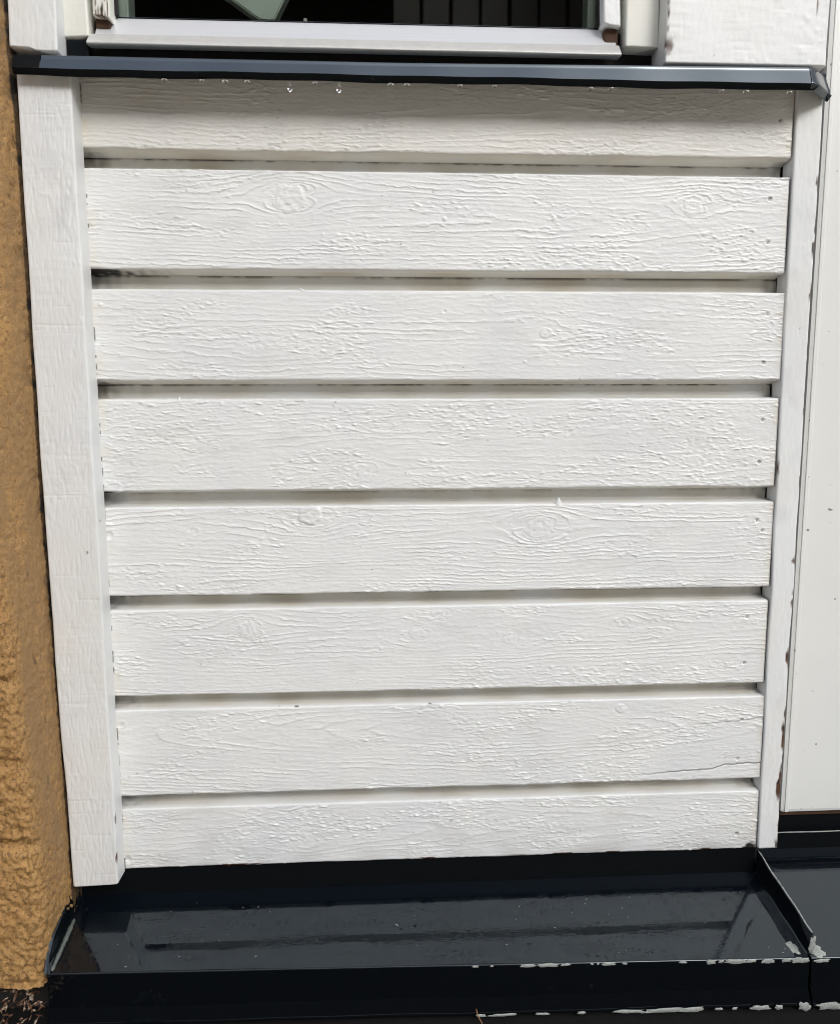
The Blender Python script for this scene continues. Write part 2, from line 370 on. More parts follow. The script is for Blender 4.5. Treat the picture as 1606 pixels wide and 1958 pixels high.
    if b == 6:                                    # split running in from the right end
        zc = np.interp(X, [.62, .665, .70, .74, .758, .7999], [.1025, .106, .1085, .1105, .1152, .1165])+.0004*noise2(nu, nv, DU, DV, .006, .5, 31)
        dd = np.abs(Z-zc); on = sstep(.63, .70, X)
        H -= .0011*np.exp(-(dd/.0009)**2)*on; wear[:, :, 2] += np.clip(.9*np.exp(-(dd/.0007)**2), 0, 1)*on
        zc2 = np.interp(X, [.70, .7764, .8], [.170, .1745, .178]); d2 = np.abs(Z-zc2); on2 = sstep(.70, .745, X)
        wear[:, :, 2] += .7*np.exp(-(d2/.0005)**2)*on2
    if b == 7:
        ch = sstep(.9, 1.5, noise2(nu, nv, DU, DV, .02, .02, 77)+.6*np.exp(-((X-.79)/.02)**2)+.3)*(Z < .0022)
        wear[:, :, 1] += ch
        cor = sstep(.011, .004, np.hypot((X-.7975), (Z-.002)*1.2)+.002*fn); wear[:, :, 2] += cor*.9
        st = sstep(.022, .008, np.hypot(X-.757, Z-.028))
    wear[:, :, 2] += np.clip(.022*noise2(nu, nv, DU, DV, .05, .012, 860+b)+.012*gn+.010*fn-.008, 0, .06)+.006*((b*5) % 4)
    wear = np.clip(wear, 0, 1)
    disp = H*wface[None, :]
    edge_w = .0003*noise2(nu, 2, DU, DV, .03, .01, 60+b)[:, :1]
    Pz = Z+nrm[None, :, 1]*disp + edge_w*(1-np.clip((prof[:, 1]-zb)/.004, 0, 1))[None, :]*(Yp < .006)
    Py = Yp+nrm[None, :, 0]*disp
    P = np.stack([X, Py, Pz], -1)
    last = (nu-1)*nv
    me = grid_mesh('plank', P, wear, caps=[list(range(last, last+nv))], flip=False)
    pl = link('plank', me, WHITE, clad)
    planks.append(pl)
    for x, z in nails[b]:
        nobj = bpy.data.objects.new('nail', nail_me); COL.objects.link(nobj); nobj.parent = pl
        nobj.location = (x, .0010, z-.0004)

def splinter(pl, pts, r):
    P = []
    for i, p in enumerate(pts):
        rr = r*(1-.9*i/(len(pts)-1)); P.append([(p[0]+rr*math.cos(t), p[1]+rr*math.sin(t)*.8, p[2]) for t in np.linspace(0, 2*math.pi, 8)])
    o = link('splinter', grid_mesh('splinter', np.array(P)), GLOSSW, None); o.parent = pl
splinter(planks[4], [(.5352, .003, .4510), (.5356, .002, .4545), (.5358, .001, .4565), (.5357, .0, .4585), (.5352, -.0005, .4615)], .0055)
splinter(planks[2], [(.2360, .002, .7005), (.2345, .002, .7025), (.2320, .002, .7040), (.2290, .002, .7050)], .0035)
splinter(planks[3], [(.0905, .002, .5770), (.0908, .001, .5795), (.0915, .001, .5815)], .0030)

# ------------------------------------------------------------------ upright boards
def upright(name, x0, x1, z0, z1, yf, thick, m, parent, seed, du=.0012, dv=.0016, r=.002, rough=1.0, saw=0.0, chips=None, zdense=None, bottom=None, fib=1.0, back=False):
    """a board standing on end: x0/x1 may be functions of z; relief on the face, worn along the edges"""
    f0 = x0 if callable(x0) else (lambda z: x0+0*z); f1 = x1 if callable(x1) else (lambda z: x1+0*z)
    zm = min(z1, zdense if zdense else z1)
    zs = np.arange(z0, zm, dv)
    if z1 > zm+dv: zs = np.concatenate([zs, np.linspace(zm, z1, 24)])
    nz = len(zs); wd = float(f1(np.array(z0))-f0(np.array(z0)))
    nf = max(int((wd-2*r)/du), 4)
    side = np.linspace(thick, r, max(int(thick/.003), 3))
    u, y = [], []
    for s in side: u.append(0.0); y.append(s)
    for t in np.linspace(0, math.pi/2, 5)[1:-1]: u.append(r-r*math.cos(t)); y.append(r-r*math.sin(t))
    for t in np.linspace(r, wd-r, nf): u.append(t); y.append(0.0)
    for t in np.linspace(0, math.pi/2, 5)[1:-1]: u.append(wd-r+r*math.sin(t)); y.append(r-r*math.cos(t))
    for s in side[::-1]: u.append(wd); y.append(s)
    u = np.array(u); y = np.array(y); nu = len(u)
    U = np.repeat(u[:, None], nz, 1); Zg = np.repeat(zs[None], nu, 0); Yd = np.repeat(y[:, None], nz, 1)
    N = lambda lu, lv, k: noise2(nu, nz, du, dv, lu, lv, seed*77+k)
    h = rough*(.00022*fib*np.clip(N(.0015, .0090, 1), -2.4, .2)+.00005*N(.02, .06, 2)+.00014*np.maximum(N(.0032, .0045, 3), -.3)*sstep(-.3, 1, N(.03, .05, 4)))
    if saw: h += saw*(.00005*N(.018, .0030, 5)*sstep(-.5, .7, N(.03, .03, 6))-.00022*sstep(1.2, 2.2, N(.05, .0020, 15))*sstep(-.4, .6, N(.02, .02, 16)))
    pim = sstep(3.2, 3.7, N(.0030, .0035, 7)); h += .0006*pim*rough
    face = np.clip(1-Yd/.003, 0, 1); h = h*np.maximum(face, .2)
    a0 = f0(Zg); a1 = f1(Zg)
    Xg = a0+U/wd*(a1-a0)
    nx = np.where((y > r*.99) & (u < wd/2), -1.0, np.where((y > r*.99) & (u > wd/2), 1.0, 0.0))[:, None]
    Yg = yf+Yd-h*(nx == 0); Xg = Xg+nx*h
    wob = .0004*noise2(2, nz, du, dv, 1, .06, seed+5)[:1]
    Xg = Xg+wob
    if bottom is not None:
        Zg = Zg+np.interp(U/wd, bottom[0], bottom[1])*np.exp(-(Zg-z0)/.02)
    wear = np.zeros((nu, nz, 3))
    wear[:, :, 0] = np.clip(.05+.07*N(.03, .05, 8)+.02*N(.004, .01, 9), 0, .35)
    wear[:, :, 2] += np.clip(.04*N(.012, .02, 18)-.03, 0, .12)
    wear[:, :, 2] += sstep(3.4, 3.7, N(.0026, .003, 10))*.6
    if chips:
        for (uc, za, zb, width, lev) in chips:
            d = np.abs(U+Yd-uc) if uc > wd*.5 and False else np.abs(U-uc)
            n = N(.006, .010, 20+int(za*1000) % 977)
            mk = sstep(0, .35, (width*(.95+.5*n)-d)/max(width, 1e-6))*sstep(za-.008, za+.006, Zg)*sstep(zb+.008, zb-.006, Zg)*(Yd < .004)
            wear[:, :, 1] = np.maximum(wear[:, :, 1], mk*lev); Yg = Yg+.0005*mk
            wear[:, :, 2] = np.maximum(wear[:, :, 2], mk*sstep(.3, 1.2, N(.004, .006, 30))*.8)
    wear = np.clip(wear, 0, 1)
    P = np.stack([Xg, Yg, Zg], -1)
    caps = [[i*nz for i in range(nu)][::-1], [i*nz+nz-1 for i in range(nu)]]
    me = grid_mesh(name, P, wear, caps)
    return link(name, me, m, parent)

TL0 = lambda z: np.interp(z, [0, .2, .44, .75, .93], [-.0532, -.0560, -.0583, -.0568, -.0556])
tl = upright('trim_board', TL0, 0.0, -.0045, .931, -.026, .0262, TRIM, clad, 3, du=.0008, dv=.0009, saw=1.2, rough=.75,
     chips=[(.0552, .026, .052, .0022, 1.0), (.0552, -.004, .008, .002, 1), (.0545, .055, .085, .0012, .9), (.0552, .225, .236, .002, 1.0), (.0552, .38, .384, .001, 1), (.0552, .80, .803, .0012, 1)],
     bottom=([0, .06, .9, 1], [.0012, 0, .0012, .002]))
tag(tl, 'wide rough white upright trim board beside the ochre wall')
RX1 = lambda z: .8322-.0018*(z/.93)
tr_ = upright('trim_board', RX0, RX1, .0015, .931, -.0035, .024, GLOSSW, clad, 5, rough=.5,
     chips=[(.0256, .015, .10, .0014, 1), (.0254, .070, .130, .0042, 1), (.0254, .135, .170, .0034, 1), (.0256, .172, .192, .0022, 1), (.0256, .245, .266, .0026, 1), (.0256, .325, .340, .0022, 1), (.0256, .372, .384, .0026, 1),
            (.0257, .47, .51, .0008, 1), (.0257, .56, .64, .0007, 1), (.0257, .695, .708, .0018, 1), (.0256, .745, .785, .0026, 1), (.0257, .82, .83, .0014, 1), (.0250, .0015, .009, .0035, 1), (.0004, .49, .50, .0008, 1)])
tag(tr_, 'narrow smooth white trim board with chipped right edge')
# dark cavity wall behind the cladding
box('backing_board', -.05, .83, .0275, .034, -.02, .95, GAP, clad, 0)

# ------------------------------------------------------------------ ochre wall
def ochre_wall():
    zs = np.concatenate([np.arange(-.078, 1.03, .0022), np.linspace(1.05, 2.6, 26)]); nz = len(zs)
    # profile parameter: reveal (back to front), rounded corner, front face going left
    nr, nc, nf = 92, 14, 70
    xr = TL0(zs)-.0022-.004*sstep(.86, .93, zs)
    xc = np.interp(zs, [-.08, .0, .1, .28, .5, 1.0, 2.6], [-.0615, -.0600, -.0610, -.0700, -.087, -.105, -.12])
    yb, yc, R = .05, -.098, .010
    cols = []
    for i in range(nr):
        t = i/(nr-1); yy = yb+(yc+R-yb)*t
        s = np.clip((yy+.018)/(yc+R+.018), 0, 1) if yy < -.018 else 0.0
        cols.append(np.stack([xr+(xc-xr)*s, np.full(nz, yy)], 1))
    for i in range(1, nc):
        t = i/(nc-1)*math.pi/2
        cols.append(np.stack([xc-R+R*math.cos(t), np.full(nz, yc+R-R*math.sin(t))], 1))
    fx = np.concatenate([np.arange(1, nf+1)*.0018, nf*.0018+np.array([.02, .06, .12, .25, .5, .9, 1.4])])
    for d in fx: cols.append(np.stack([xc-R-d, np.full(nz, yc)], 1))
    A = np.stack(cols, 0); nu = A.shape[0]
    Z = np.repeat(zs[None], nu, 0)
    front = np.concatenate([np.zeros(nr-9), np.linspace(0, .55, 9), np.linspace(.55, 1, nc-1), np.ones(len(fx))])[:, None]
    # the corner loses its smooth coat towards the bottom
    low = sstep(.16, -.04, Z)
    rough = np.clip(front+.30*low*(np.arange(nu)[:, None] > nr-30), 0, 1)
    N = lambda lu, lv, k: noise2(nu, nz, .0018, .0022, lu, lv, 500+k)
    big = N(.045, .022, 1); mid = N(.014, .007, 2); fine = N(.005, .0035, 3)
    grit = N(.0028, .0032, 12)
    h = rough*(.0011*big+.0005*mid+.0008*fine+.0012*np.minimum(grit, .8)-.0022*sstep(1.5, 2.4, N(.0045, .0045, 13)))+(1-rough)*(.00016*mid+.00026*fine+.00036*grit-.0010*sstep(2.0, 2.6, N(.004, .006, 14))+.0005*N(.03, .10, 4))
    for zc, wd, dp in ((.088, .006, .0065), (.183, .006, .0055), (.275, .005, .004)):
        zz = zc+.004*np.sin(np.arange(nu)*.07)[:, None]
        h -= front*dp*np.exp(-((Z-zz)/wd)**2)
    # lowest band: horizontal trowel ridges
    h += rough*low*.0005*np.sin(Z*2*math.pi/.0085+2.0*N(.05, .02, 6))
    tu = np.gradient(A, axis=0); tu /= np.linalg.norm(tu, axis=2)[..., None]+1e-9
    nx, ny = -tu[..., 1], tu[..., 0]            # outward
    X = A[..., 0]+nx*h; Y = A[..., 1]+ny*h
    wear = np.zeros((nu, nz, 3))
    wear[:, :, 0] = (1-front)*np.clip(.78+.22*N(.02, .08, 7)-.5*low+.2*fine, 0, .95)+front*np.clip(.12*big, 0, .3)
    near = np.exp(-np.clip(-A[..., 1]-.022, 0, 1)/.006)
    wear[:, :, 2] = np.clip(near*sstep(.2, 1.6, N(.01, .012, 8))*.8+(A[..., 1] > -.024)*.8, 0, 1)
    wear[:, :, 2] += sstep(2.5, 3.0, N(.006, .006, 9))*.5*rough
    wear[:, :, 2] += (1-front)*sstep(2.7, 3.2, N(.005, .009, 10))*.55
    P = np.stack([X, Y, Z], -1)
    caps = []
    me = grid_mesh('rendered_wall', P, np.clip(wear, 0, 1), [], flip=False)
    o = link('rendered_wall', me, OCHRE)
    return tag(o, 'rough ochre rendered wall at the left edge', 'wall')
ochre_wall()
# footing under the render; the recess shade is put in as near-black
o = box('wall_footing', -1.4, -.064, -.072, .05, -.13, -.072, GAP, None, .004); tag(o, 'footing painted near-black for the recess shade below the ochre wall, lower left corner', 'footing')

# ------------------------------------------------------------------ black window ledge
ledge = empty('window_ledge', (.39, -.03, .92), 'glossy black metal window ledge with water drops along its lower edge', 'window ledge')
def ledge_prof(x):
    k = .0005*math.sin(x*23)+.0004*math.sin(x*61+1)
    g = max(x-.35, 0)*.0095
    p = [(.012, .9460), (-.015, .9375+g*.4), (-.0440, .9290+g)]
    p += arc(-.0446, .9270+g, .0016, 80, 155, 5)
    p += lin((-.0463, .9256+g), (-.0520+k*.4, .9132-k*.4), 6)
    return p
def hem_prof(x):
    k = .0005*math.sin(x*23)+.0004*math.sin(x*61+1)
    return [(-.0520+k*.4, .9131-k*.4), (-.0518+k*.4, .9126-k*.5), (-.0500+k*.4, .9100-k), (-.0482, .9076-k), (-.0476, .9073-k), (-.0465, .9078-k), (-.0450, .9115)]
xs = np.arange(-.0535, .7955, .004)
strip('front_fold', ledge_prof, xs[xs > -.026], LEDGE, ledge)
strip('end_piece', ledge_prof, np.array([-.0535, -.045, -.035, -.0262]), DULLB, ledge)
strip('drip_hem', hem_prof, xs, DULLB, ledge)
# mitred return at the right end, bent back past the trim
def ret():
    base = np.array(ledge_prof(.7955)+hem_prof(.7955)[1:]); n = len(base)
    P = []
    for i, t in enumerate((0, .03, .08, .15, .4, .7, 1.0)):
        ang = math.radians(42)*sstep(0, .15, t); q = max(t-.06, 0)/.94
        px, py = .7955+.004*min(t/.1, 1)+.033*q, -.0455+.031*q
        row = []
        for y, z in base:
            o = -.0455-y
            row.append((px+o*math.sin(ang), py-o*math.cos(ang), z+.001*t) if o > -.001 else (px, max(y, py+.001), z+.001*t))
        P.append(row)
    P = np.array(P); last = (len(P)-1)*n
    return link('end_return', grid_mesh('end_return', P, caps=[list(range(last, last+n))]), GLOSSB, ledge)
ret()
box('back_upstand', -.012, .6335, .006, .012, .935, .972, GLOSSB, ledge, .0008)

ledge.location = (.39, -.03+.011, .92+.004)

# ------------------------------------------------------------------ window
win = empty('window', (.3, 0, .97), 'cream framed window with aluminium drip profile above the black ledge', 'window')
ZT = 1.95
upright('casing', -.0195, .0135, .9632, ZT, -.006, .05, CREAM, win, 11, rough=.4, zdense=1.06, fib=.3, bottom=([0, 1], [.0, .002]))
upright('casing', .5982, .6355, .9662, ZT, -.006, .05, CREAM, win, 12, rough=.3, zdense=1.06, fib=.3, bottom=([0, 1], [.0008, 0]))
ls = upright('sash_stile', .0185, .0365, .986, ZT, -.004, .03, CREAM, win, 13, rough=1.3, zdense=1.06,
     chips=[(.003, .98, 1.06, .0006, .9), (.0065, .984, 1.06, .0005, .9), (.010, .982, 1.0, .0014, 1), (.0135, .982, 1.06, .0006, 1), (.0162, .98, 1.05, .0005, 1)], bottom=([0, .5, 1], [.0015, .0015, -.002]))
tag(ls, 'cracked and peeling left window stile')
upright('sash_stile', .5735, .5925, .9885, ZT, -.004, .03, GLOSSW, win, 14, rough=.4, zdense=1.06, bottom=([0, .4, 1], [.004, .001, 0]))
box('rotten_foot', .577, .5935, .004, .026, .969, .990, ROT, win, .003)
box('rotten_foot', .0185, .034, .004, .026, .978, .988, ROT, win, .002)
# aluminium drip profile: bright sloping face and a grey lip below
ax = np.arange(.0185, .5930, .004)
strip('drip_profile', lambda x: [(.018, .9945)]+lin((.0165, .9935), (.0005, .9695), 8)+[(.0002, .9690)], ax, ALU, win)
strip('drip_lip', lambda x: [(.0008, .9702), (-.0004, .9698)]+lin((-.0012, .9690), (-.0072, .9618), 4)+[(-.0080, .9612)]+lin((-.0086, .9604), (-.0112, .9565+.0004*math.sin(x*31)), 4)+[(-.0106, .9552), (-.006, .9550), (.004, .957)],
      np.arange(.0130, .5965, .004), ALUD, win)
box('glazing_bead', .0375, .5745, .0185, .0225, .9925, .9965, GLOSSB, win, .0008)
box('gasket', .0370, .0392, .012, .020, .995, ZT, GAP, win, 0)
box('gasket', .5712, .5732, .012, .020, .996, ZT, GAP, win, 0)
gp = box('glass_pane', .0370, .5740, .0200, .0235, .996, ZT, GLASS, win, 0)
box('inner_frame', .018, .0470, .030, .055, .99, ZT, GREEN, win, .002)
box('inner_frame', .5645, .60, .030, .055, .99, ZT, GREEN, win, .002)
box('bottom_rail', .0472, .5643, .030, .055, .93, .9985, GAP, win, .001)
box('frame_back', -.02, .6355, .014, .05, .925, .9885, GAP, win, 0)
box('head_casing', -.0195, .6355, -.006, .05, ZT+.001, ZT+.09, CREAM, win, .002)

# boards above the ledge, left and right of the window
oc = upright('corner_board', lambda z: -.0600+0*z, lambda z: -.0108+0*z, .9405, 2.3, -.027, .06, TRIM, None, 21, rough=.8, zdense=1.06,
     bottom=([0, .1, .42, .55, .7, 1.0], [.0035, .0035, .0025, .0, -.0005, -.0005]))
tag(oc, 'narrow white upright board left of the window, above the black ledge', 'board')
wb = upright('corner_board', .6362, .8165, .9405, 2.3, -.030, .06, WHITE, None, 22, du=.0015, rough=1.1, zdense=1.06, fib=.25, saw=1.0,
     chips=[(.002, .952, .962, .0032, 1), (.0015, .975, .980, .0010, 1), (.0015, .988, .994, .0010, 1), (.0015, .999, 1.002, .001, 1), (.166, .995, 1.01, .0008, 1)])
tag(wb, 'broad rough white board right of the window, above the black ledge', 'board')
# splash plate in front of the left casing foot
o = box('splash_plate', -.0105, .0125, -.0045, .004, .936, .9615, DULLB, win, .001)

# room behind the pane
bm = bmesh.new(); bm_box(bm, -1.2, 1.8, .056, 2.2, -.1, 2.2)
bmesh.ops.reverse_faces(bm, faces=bm.faces[:])
front = [f for f in bm.faces if f.calc_center_median().y < .1]; bmesh.ops.delete(bm, geom=front, context='FACES_ONLY')
me = bpy.data.meshes.new('room'); bm.to_mesh(me); bm.free()
tag(link('room', me, ROOM, None, False), kind='structure')
bl = empty('slat_blind', (.47, .22, .95), 'dark brown upright slats seen inside the window, right half', 'slats')
for i in range(9):
    box('slat', .345+i*.040, .345+i*.040+.036, .20+.004*(i % 2), .212+.004*(i % 2), .93, 1.9, SLAT, bl, .002)
def wedge(name, pts, y0, y1, m):
    bm = bmesh.new()
    a = [bm.verts.new((x, y0, z)) for x, z in pts]; b_ = [bm.verts.new((x, y1, z)) for x, z in pts]
    bm.faces.new(a); bm.faces.new(b_[::-1])
    for i in range(len(pts)):
        j = (i+1) % len(pts); bm.faces.new((a[j], a[i], b_[i], b_[j]))
    bmesh.ops.recalc_face_normals(bm, faces=bm.faces[:])
    bmesh.ops.bevel(bm, geom=bm.edges[:], offset=.0015, segments=2, affect='EDGES')
    me = bpy.data.meshes.new(name); bm.to_mesh(me); bm.free(); return link(name, me, m, None, False)
gb = wedge('leaning_board', [(.153, 1.0295), (.186, 1.007), (.1935, 1.0035), (.204, 1.0035), (.2072, 1.0045), (.2295, 1.046), (.30, 1.20), (.04, 1.105)], .034, .052, GREEN)
tag(gb, 'pale green slanted board just inside the window pane', 'board')
pg = box('small_peg', .2395, .2440, .034, .040, .9985, 1.0075, CREAM, None, .0015)
tag(pg, 'tiny cream peg on the window rail beside the green board', 'peg')

# ------------------------------------------------------------------ flashing
YF = lambda x: -.100-.018*(x+.055)/.87          # front fold, a little skewed
ZS = lambda y: -.0372+.235*y                     # sloping sheet
fl = empty('metal_flashing', (.38, -.06, -.06), 'wet black sheet metal flashing below the white boards, with raised right seam', 'flashing')
fr_ = empty('metal_flashing', (1.1, -.04, -.05), 'wet black sheet metal flashing below the pale door at right', 'flashing')
def sheet(name, x0, x1, yb, m, parent, seed):
    xs = np.arange(x0, x1+.001, .004)
    def prof(x):
        yf = YF(x); return [(yb+(yf+.0015-yb)*t, ZS(yb+(yf+.0015-yb)*t)) for t in np.linspace(0, 1, 40)]
    return strip(name, prof, xs, m, parent, amp=.00006, seed=seed, l=(.10, .05))
def front_parts(x0, x1, parent, seed, zb=-.1165):
    xs = np.arange(x0, x1+.0001, .004)
    fz = lambda x: ZS(YF(x))
    rg = np.random.default_rng(seed); ph = rg.uniform(0, 6, 4)
    wv = lambda x: .00035*math.sin(x*17+ph[0])+.00025*math.sin(x*43+ph[1])
    strip('front_fold', lambda x: arc(YF(x)+.0012, fz(x)-.0012+wv(x)*.3, .0015, 60, 190, 7), xs, GLOSSB, parent)
    strip('front_drop', lambda x: lin((YF(x)-.0003, fz(x)-.0014), (YF(x)-.0015+wv(x), -.1015+wv(x)), 6), xs, GLOSSB, parent)
    strip('drip_hem', lambda x: lin((YF(x)-.0015+wv(x), -.1016+wv(x)), (YF(x)-.0095+wv(x), zb+.001), 4)+arc(YF(x)-.0080+wv(x), zb-.0006, .0016, 172, 270, 5), xs, GLOSSB, parent)
sheet('sloping_sheet', -.0560, .8135, .006, WET, fl, 1)
front_parts(-.0560, .8130, fl, 1)
box('back_upstand', -.056, .806, .0045, .0065, -.038, .012, DULLB, fl, 0)
sheet('sloping_sheet', .8150, 1.9, .042, WET, fr_, 2)
front_parts(.8150, 1.9, fr_, 2, zb=-.1190)
box('back_upstand', .8335, 1.9, .0405, .0425, -.030, -.0040, DULLB, fr_, .0006)
# left upturn against the wall
def upturn():
    ys = np.linspace(.0, -.101, 40); P = []
    for y in ys:
        top = np.interp(y, [-.101, -.090, -.075, -.03, -.012, 0], [-.0600, -.0480, -.0320, -.0165, -.0095, -.008]); zb = ZS(y)
        x = -.0562
        out = -.0012-.004*np.interp(y, [-.1, -.085, -.07, 0], [.3, 1.0, .2, 0])
        P.append([(x+.0025, y, zb+.0003), (x+.0006, y, zb+.0012), (x+out*.3, y, zb+.5*(top-zb)), (x+out, y, top), (x+out-.0008, y, top+.0002), (x+out-.0008, y, top-.004)])
    return link('side_upturn', grid_mesh('side_upturn', np.array(P)), GLOSSB, fl)
upturn()
def bead(name, pts, r, m, parent, n=8, seed=0):
    rg = np.random.default_rng(seed); P = []
    for i, p in enumerate(pts):
        p = Vector(p); q = Vector(pts[min(i+1, len(pts)-1)])-Vector(pts[max(i-1, 0)]); q.normalize()
        a = q.orthogonal().normalized(); b_ = q.cross(a); rr = r*(1+.25*rg.uniform(-1, 1))*(.35 if i in (0, len(pts)-1) else 1)
        P.append([tuple(p+rr*(math.cos(t)*a+math.sin(t)*b_)) for t in np.linspace(0, 2*math.pi, n+1)])
    return link(name, grid_mesh(name, np.array(P)), m, parent)
bead('grey_bead', [(-.0525, y, ZS(y)+.0004) for y in np.linspace(-.030, -.097, 24)], .0024, BEADG, fl)  # grey-green bead along the sheet's left edge
# standing seam at the joint with the right flashing
def seam():
    ys = np.linspace(.004, -.116, 44); P = []
    for i, y in enumerate(ys):
        t = i/43; x = .8085+.0055*t+.0003*math.sin(t*19); top = ZS(y)+.0290+.0006*math.sin(t*11+1); zb = ZS(y)
        P.append([(x-.0030, y, zb+.0004), (x-.0008, y, zb+.0022), (x-.0002, y, top-.001), (x+.0006, y, top+.0006), (x+.0020, y, top+.0004), (x+.0024, y, top-.0015), (x+.0022, y, zb+.002)])
    P = np.array(P); n = P.shape[1]; last = (len(P)-1)*n
    return link('standing_seam', grid_mesh('standing_seam', P, caps=[list(range(last, last+n))]), GLOSSB, fl)
seam()
bead('seam_edge', [(.8085+.0055*t+.0003*math.sin(t*19)+.0013, .004-.120*t, ZS(.004-.120*t)+.0297+.0006*math.sin(t*11+1)) for t in np.linspace(.0, 1, 44)], .0009, FLECK, fl, 6, 3)
bead('upstand_glint', [(x, .0400, -.0040+.0003*math.sin(x*60)) for x in np.linspace(.834, 1.9, 120)], .0007, FLECK, fr_, 6, 4)  # pale bead painted in as the highlight along the upstand's top

def blob_patch(name, cx, cy, cz, lx, lz, n, m, parent, seed, nrm='front', th=.0009):
    """thin ragged scab of bare primer where the paint has come off"""
    rg = np.random.default_rng(seed); K = 26; bm = bmesh.new()
    ph = rg.uniform(0, 6.3, 5); ring0, ring1 = [], []
    for i in range(K):
        a = 2*math.pi*i/K
        q = 1+.16*math.sin(2*a+ph[0])+.14*math.sin(5*a+ph[1])+.10*math.sin(9*a+ph[2])
        sx = math.copysign(abs(math.cos(a))**.7, math.cos(a)); sz = math.copysign(abs(math.sin(a))**.7, math.sin(a))
        for ring, s, d in ((ring0, 1.0, 0), (ring1, .72, th)):
            u, v = sx*lx/2*q*s, sz*lz/2*q*s
            if nrm == 'front': co = (cx+u, cy-d, cz+v)
            else: co = (cx+u, cy+v, ZS(cy+v)+d+.0002)
            ring.append(bm.verts.new(co))
    for i in range(K):
        j = (i+1) % K; bm.faces.new((ring0[i], ring0[j], ring1[j], ring1[i]))
    bm.faces.new(ring1)
    bmesh.ops.recalc_face_normals(bm, faces=bm.faces[:])
    me = bpy.data.meshes.new(name); bm.to_mesh(me); bm.free(); return link(name, me, m, parent)
fz = lambda x: ZS(YF(x))
# (x centre, length, height) along the upper fold
for i, (x, l, h) in enumerate([(.4245, .008, .0022), (.4435, .004, .0018), (.485, .020, .0035), (.508, .026, .0040), (.528, .010, .003), (.5585, .004, .002), (.5655, .003, .002), (.578, .018, .0035), (.5965, .005, .003), (.664, .008, .003),
                               (.697, .012, .005), (.7085, .006, .0035), (.727, .030, .0050), (.744, .012, .004), (.7635, .013, .0065), (.785, .012, .0042), (.799, .018, .0060), (.8075, .010, .005)]):
    blob_patch('peeled_patch', x, YF(x)-.0009, fz(x)-.0006-h*.25, l, h, 0, FLECK, fl, 40+i, th=.0006)
blob_patch('peeled_patch', .8000, YF(.8)+.013, 0, .010, .016, 0, FLECK, fl, 130, 'top', .0006)
blob_patch('peeled_patch', .8255, YF(.8)+.008, 0, .018, .014, 0, FLECK, fr_, 131, 'top', .0006)
blob_patch('peeled_patch', .8270, YF(.82)-.0012, fz(.82)-.003, .016, .005, 0, FLECK, fr_, 132)
blob_patch('peeled_patch', .8145, YF(.8)-.0008, fz(.8)+.017, .0075, .020, 0, FLECK, fl, 133)
zh = lambda x: (YF(x)-.0112, -.1172)
for i, (x, l, h) in enumerate([(.43, .012, .003), (.455, .03, .003), (.50, .014, .003), (.545, .010, .0028), (.60, .035, .004), (.640, .050, .0050), (.672, .030, .0055), (.7035, .008, .003), (.722, .006, .003), (.752, .020, .0065), (.7735, .010, .005), (.8035, .013, .011)]):
    y, z = zh(x); blob_patch('peeled_patch', x, y-.0004, z+.0005, l, h, 0, FLECK, fl, 200+i)
for i, (x, l, h) in enumerate([(.834, .034, .008), (.864, .030, .007), (.90, .05, .006)]):
    y, z = zh(x); blob_patch('peeled_patch', x, y-.0004, z, l, h, 0, FLECK, fr_, 240+i)

bm = bmesh.new(); rg = np.random.default_rng(77)
for i in range(48):
    x = rg.uniform(-.045, .80); y = rg.uniform(YF(x)+.004, -.012); r = rg.uniform(.0003, .0008)*(1.6 if i % 17 == 0 else 1)
    bmesh.ops.create_icosphere(bm, subdivisions=1, radius=r, matrix=Matrix.Translation((x, y, ZS(y)+r*.3)) @ Matrix.Rotation(rg.uniform(0, 3), 4, 'Z') @ Matrix.Diagonal((rg.uniform(.8, 2.6), .7, .5, 1)))
me = bpy.data.meshes.new('grit'); bm.to_mesh(me); bm.free(); o = link('grit', me, FLECK, fl); o['kind'] = 'stuff'

# ------------------------------------------------------------------ door at the right
dr = empty('door', (1.3, .04, .02), 'smooth pale painted door at the right edge', 'door')
box('door_leaf', .8568, 1.75, .040, .085, .0245, 2.05, DOORP, dr, .005)
box('edge_bead', .8625, .8680, .0388, .042, .0260, 2.05, DOORP, dr, .0010)
box('bottom_strip', .8565, 1.75, .046, .080, .0175, .0243, ROT, dr, .001)
box('threshold', .8335, 1.9, .050, .12, -.13, .0172, DULLB, dr, 0)
box('jamb', .8345, .8550, .055, .12, .0175, 2.05, GAP, dr, 0)

# ------------------------------------------------------------------ water drops below the ledge
def drop_mesh(r, l):
    bm = bmesh.new(); bmesh.ops.create_uvsphere(bm, u_segments=14, v_segments=12, radius=1)
    for v in bm.verts:
        z = v.co.z; w_ = 1-.38*max(z, 0)
        v.co = Vector((v.co.x*r*w_, v.co.y*r*w_, (z*l-l if z < 0 else z*l*.9-l)))
    me = bpy.data.meshes.new('water_drop'); bm.to_mesh(me); bm.free(); me.materials.append(WATER)
    me.polygons.foreach_set('use_smooth', [True]*len(me.polygons)); return me
d_long, d_short = drop_mesh(.0028, .0056), drop_mesh(.0032, .0022)
ORD = 'first second third fourth fifth sixth seventh eighth ninth tenth eleventh twelfth thirteenth fourteenth'.split()
DP = [(.2304, 1), (.2820, 1), (.100, 0), (.139, 0), (.163, 0), (.1860, 0), (.2570, 0), (.3370, 0), (.354, 0), (.4110, 0), (.4480, 0), (.552, 0), (.574, 0), (.697, 0), (.724, 0), (.7725, 0)]
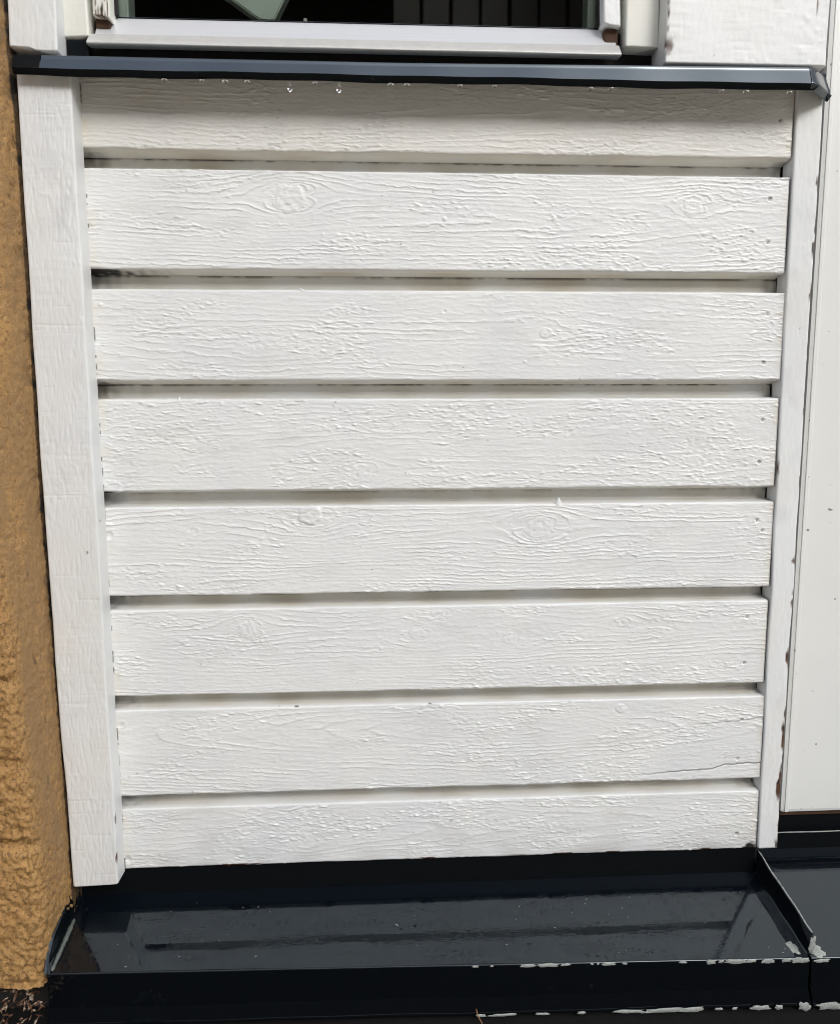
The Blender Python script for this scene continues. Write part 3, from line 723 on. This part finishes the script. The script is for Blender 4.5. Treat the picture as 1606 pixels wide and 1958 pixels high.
for i, (x, lg) in enumerate(DP):
    o = bpy.data.objects.new('water_drop', d_long if lg else d_short); COL.objects.link(o)
    o.location = (x, -.0374, .9112); s = 1 if lg else (.75+.35*((i*37) % 10)/10); o.scale = (s, s, s if lg else s*.9)
    if lg: tag(o, 'long clear water drop below the black ledge, '+('left' if i == 0 else 'right')+' of the two hanging lowest', 'water drop', 'drops hanging under the black ledge')
    else: tag(o, 'small flat water bead under the black ledge, '+ORD[i-2]+' small bead from the left', 'water drop', 'drops hanging under the black ledge')

# ------------------------------------------------------------------ small things on the ground
rg = np.random.default_rng(5); bm = bmesh.new()
for i in range(900):
    x = rg.uniform(-.30, -.060); y = rg.uniform(-.26, -.07)
    z = -.122+.020*math.exp(-((y+.10)/.05)**2)+rg.uniform(0, .008)
    l, wd = rg.uniform(.004, .016), rg.uniform(.0008, .005)
    R = Matrix.Translation((x, y, z)) @ Matrix.Rotation(rg.uniform(0, 6.3), 4, 'Z') @ Matrix.Rotation(rg.uniform(-.7, .7), 4, 'X') @ Matrix.Rotation(rg.uniform(-.6, .6), 4, 'Y')
    v = [bm.verts.new(R @ Vector(c)) for c in ((-l/2, 0, 0), (-l*.1, -wd/2, .0006), (l/2, 0, .0002), (l*.05, wd/2, .0012), (0, 0, -.0006))]
    bm.faces.new((v[0], v[1], v[3])); bm.faces.new((v[1], v[2], v[3])); bm.faces.new((v[0], v[4], v[1])); bm.faces.new((v[4], v[2], v[1])); bm.faces.new((v[0], v[3], v[4])); bm.faces.new((v[3], v[2], v[4]))
me = bpy.data.meshes.new('leaf_litter'); bm.to_mesh(me); bm.free()
o = link('leaf_litter', me, LITTER, None, False); tag(o, 'brown leaf and soil litter in the lower left corner', 'litter', kind='stuff')
bm = bmesh.new(); rg = np.random.default_rng(9)
for i in range(70):
    t = rg.uniform(-1, 1); r = rg.uniform(.0009, .0024)
    bmesh.ops.create_icosphere(bm, subdivisions=2, radius=r, matrix=Matrix.Translation((.046+.019*t, -.131+rg.uniform(-.008, .006), -.1175+.009*math.sqrt(1-t*t)*rg.uniform(0, 1))))
me = bpy.data.meshes.new('foam'); bm.to_mesh(me); bm.free()
k = NT('foam_bubble'); k.t.nodes.remove(k.b); tr = k.n('ShaderNodeBsdfTransparent'); gl = k.n('ShaderNodeBsdfGlossy'); gl.inputs['Roughness'].default_value = .02
lw = k.n('ShaderNodeLayerWeight'); lw.inputs['Blend'].default_value = .35; mx = k.n('ShaderNodeMixShader'); k.l(lw.outputs['Fresnel'], mx.inputs[0]); k.l(tr.outputs[0], mx.inputs[1]); k.l(gl.outputs[0], mx.inputs[2]); k.l(mx.outputs[0], k.t.nodes['Material Output'].inputs[0])
o = link('foam', me, k.m); tag(o, 'cluster of foam bubbles on the wet ground, lower left', 'foam', kind='stuff')
o = bead('pine_needle', [(.4245, -.1235, -.1065), (.4250, -.1255, -.1100), (.4268, -.1275, -.1140), (.4300, -.1300, -.1185), (.4310, -.133, -.1215)], .0006, NEEDLE, None, 6)
tag(o, 'single thin brown pine needle against the flashing hem', 'pine needle')
o = box('brown_kerb', .80, 1.9, -.30, -.1335, -.14, -.1245, ROT, None, .004); tag(o, 'rust brown kerb below the right flashing, lower right corner', 'kerb')
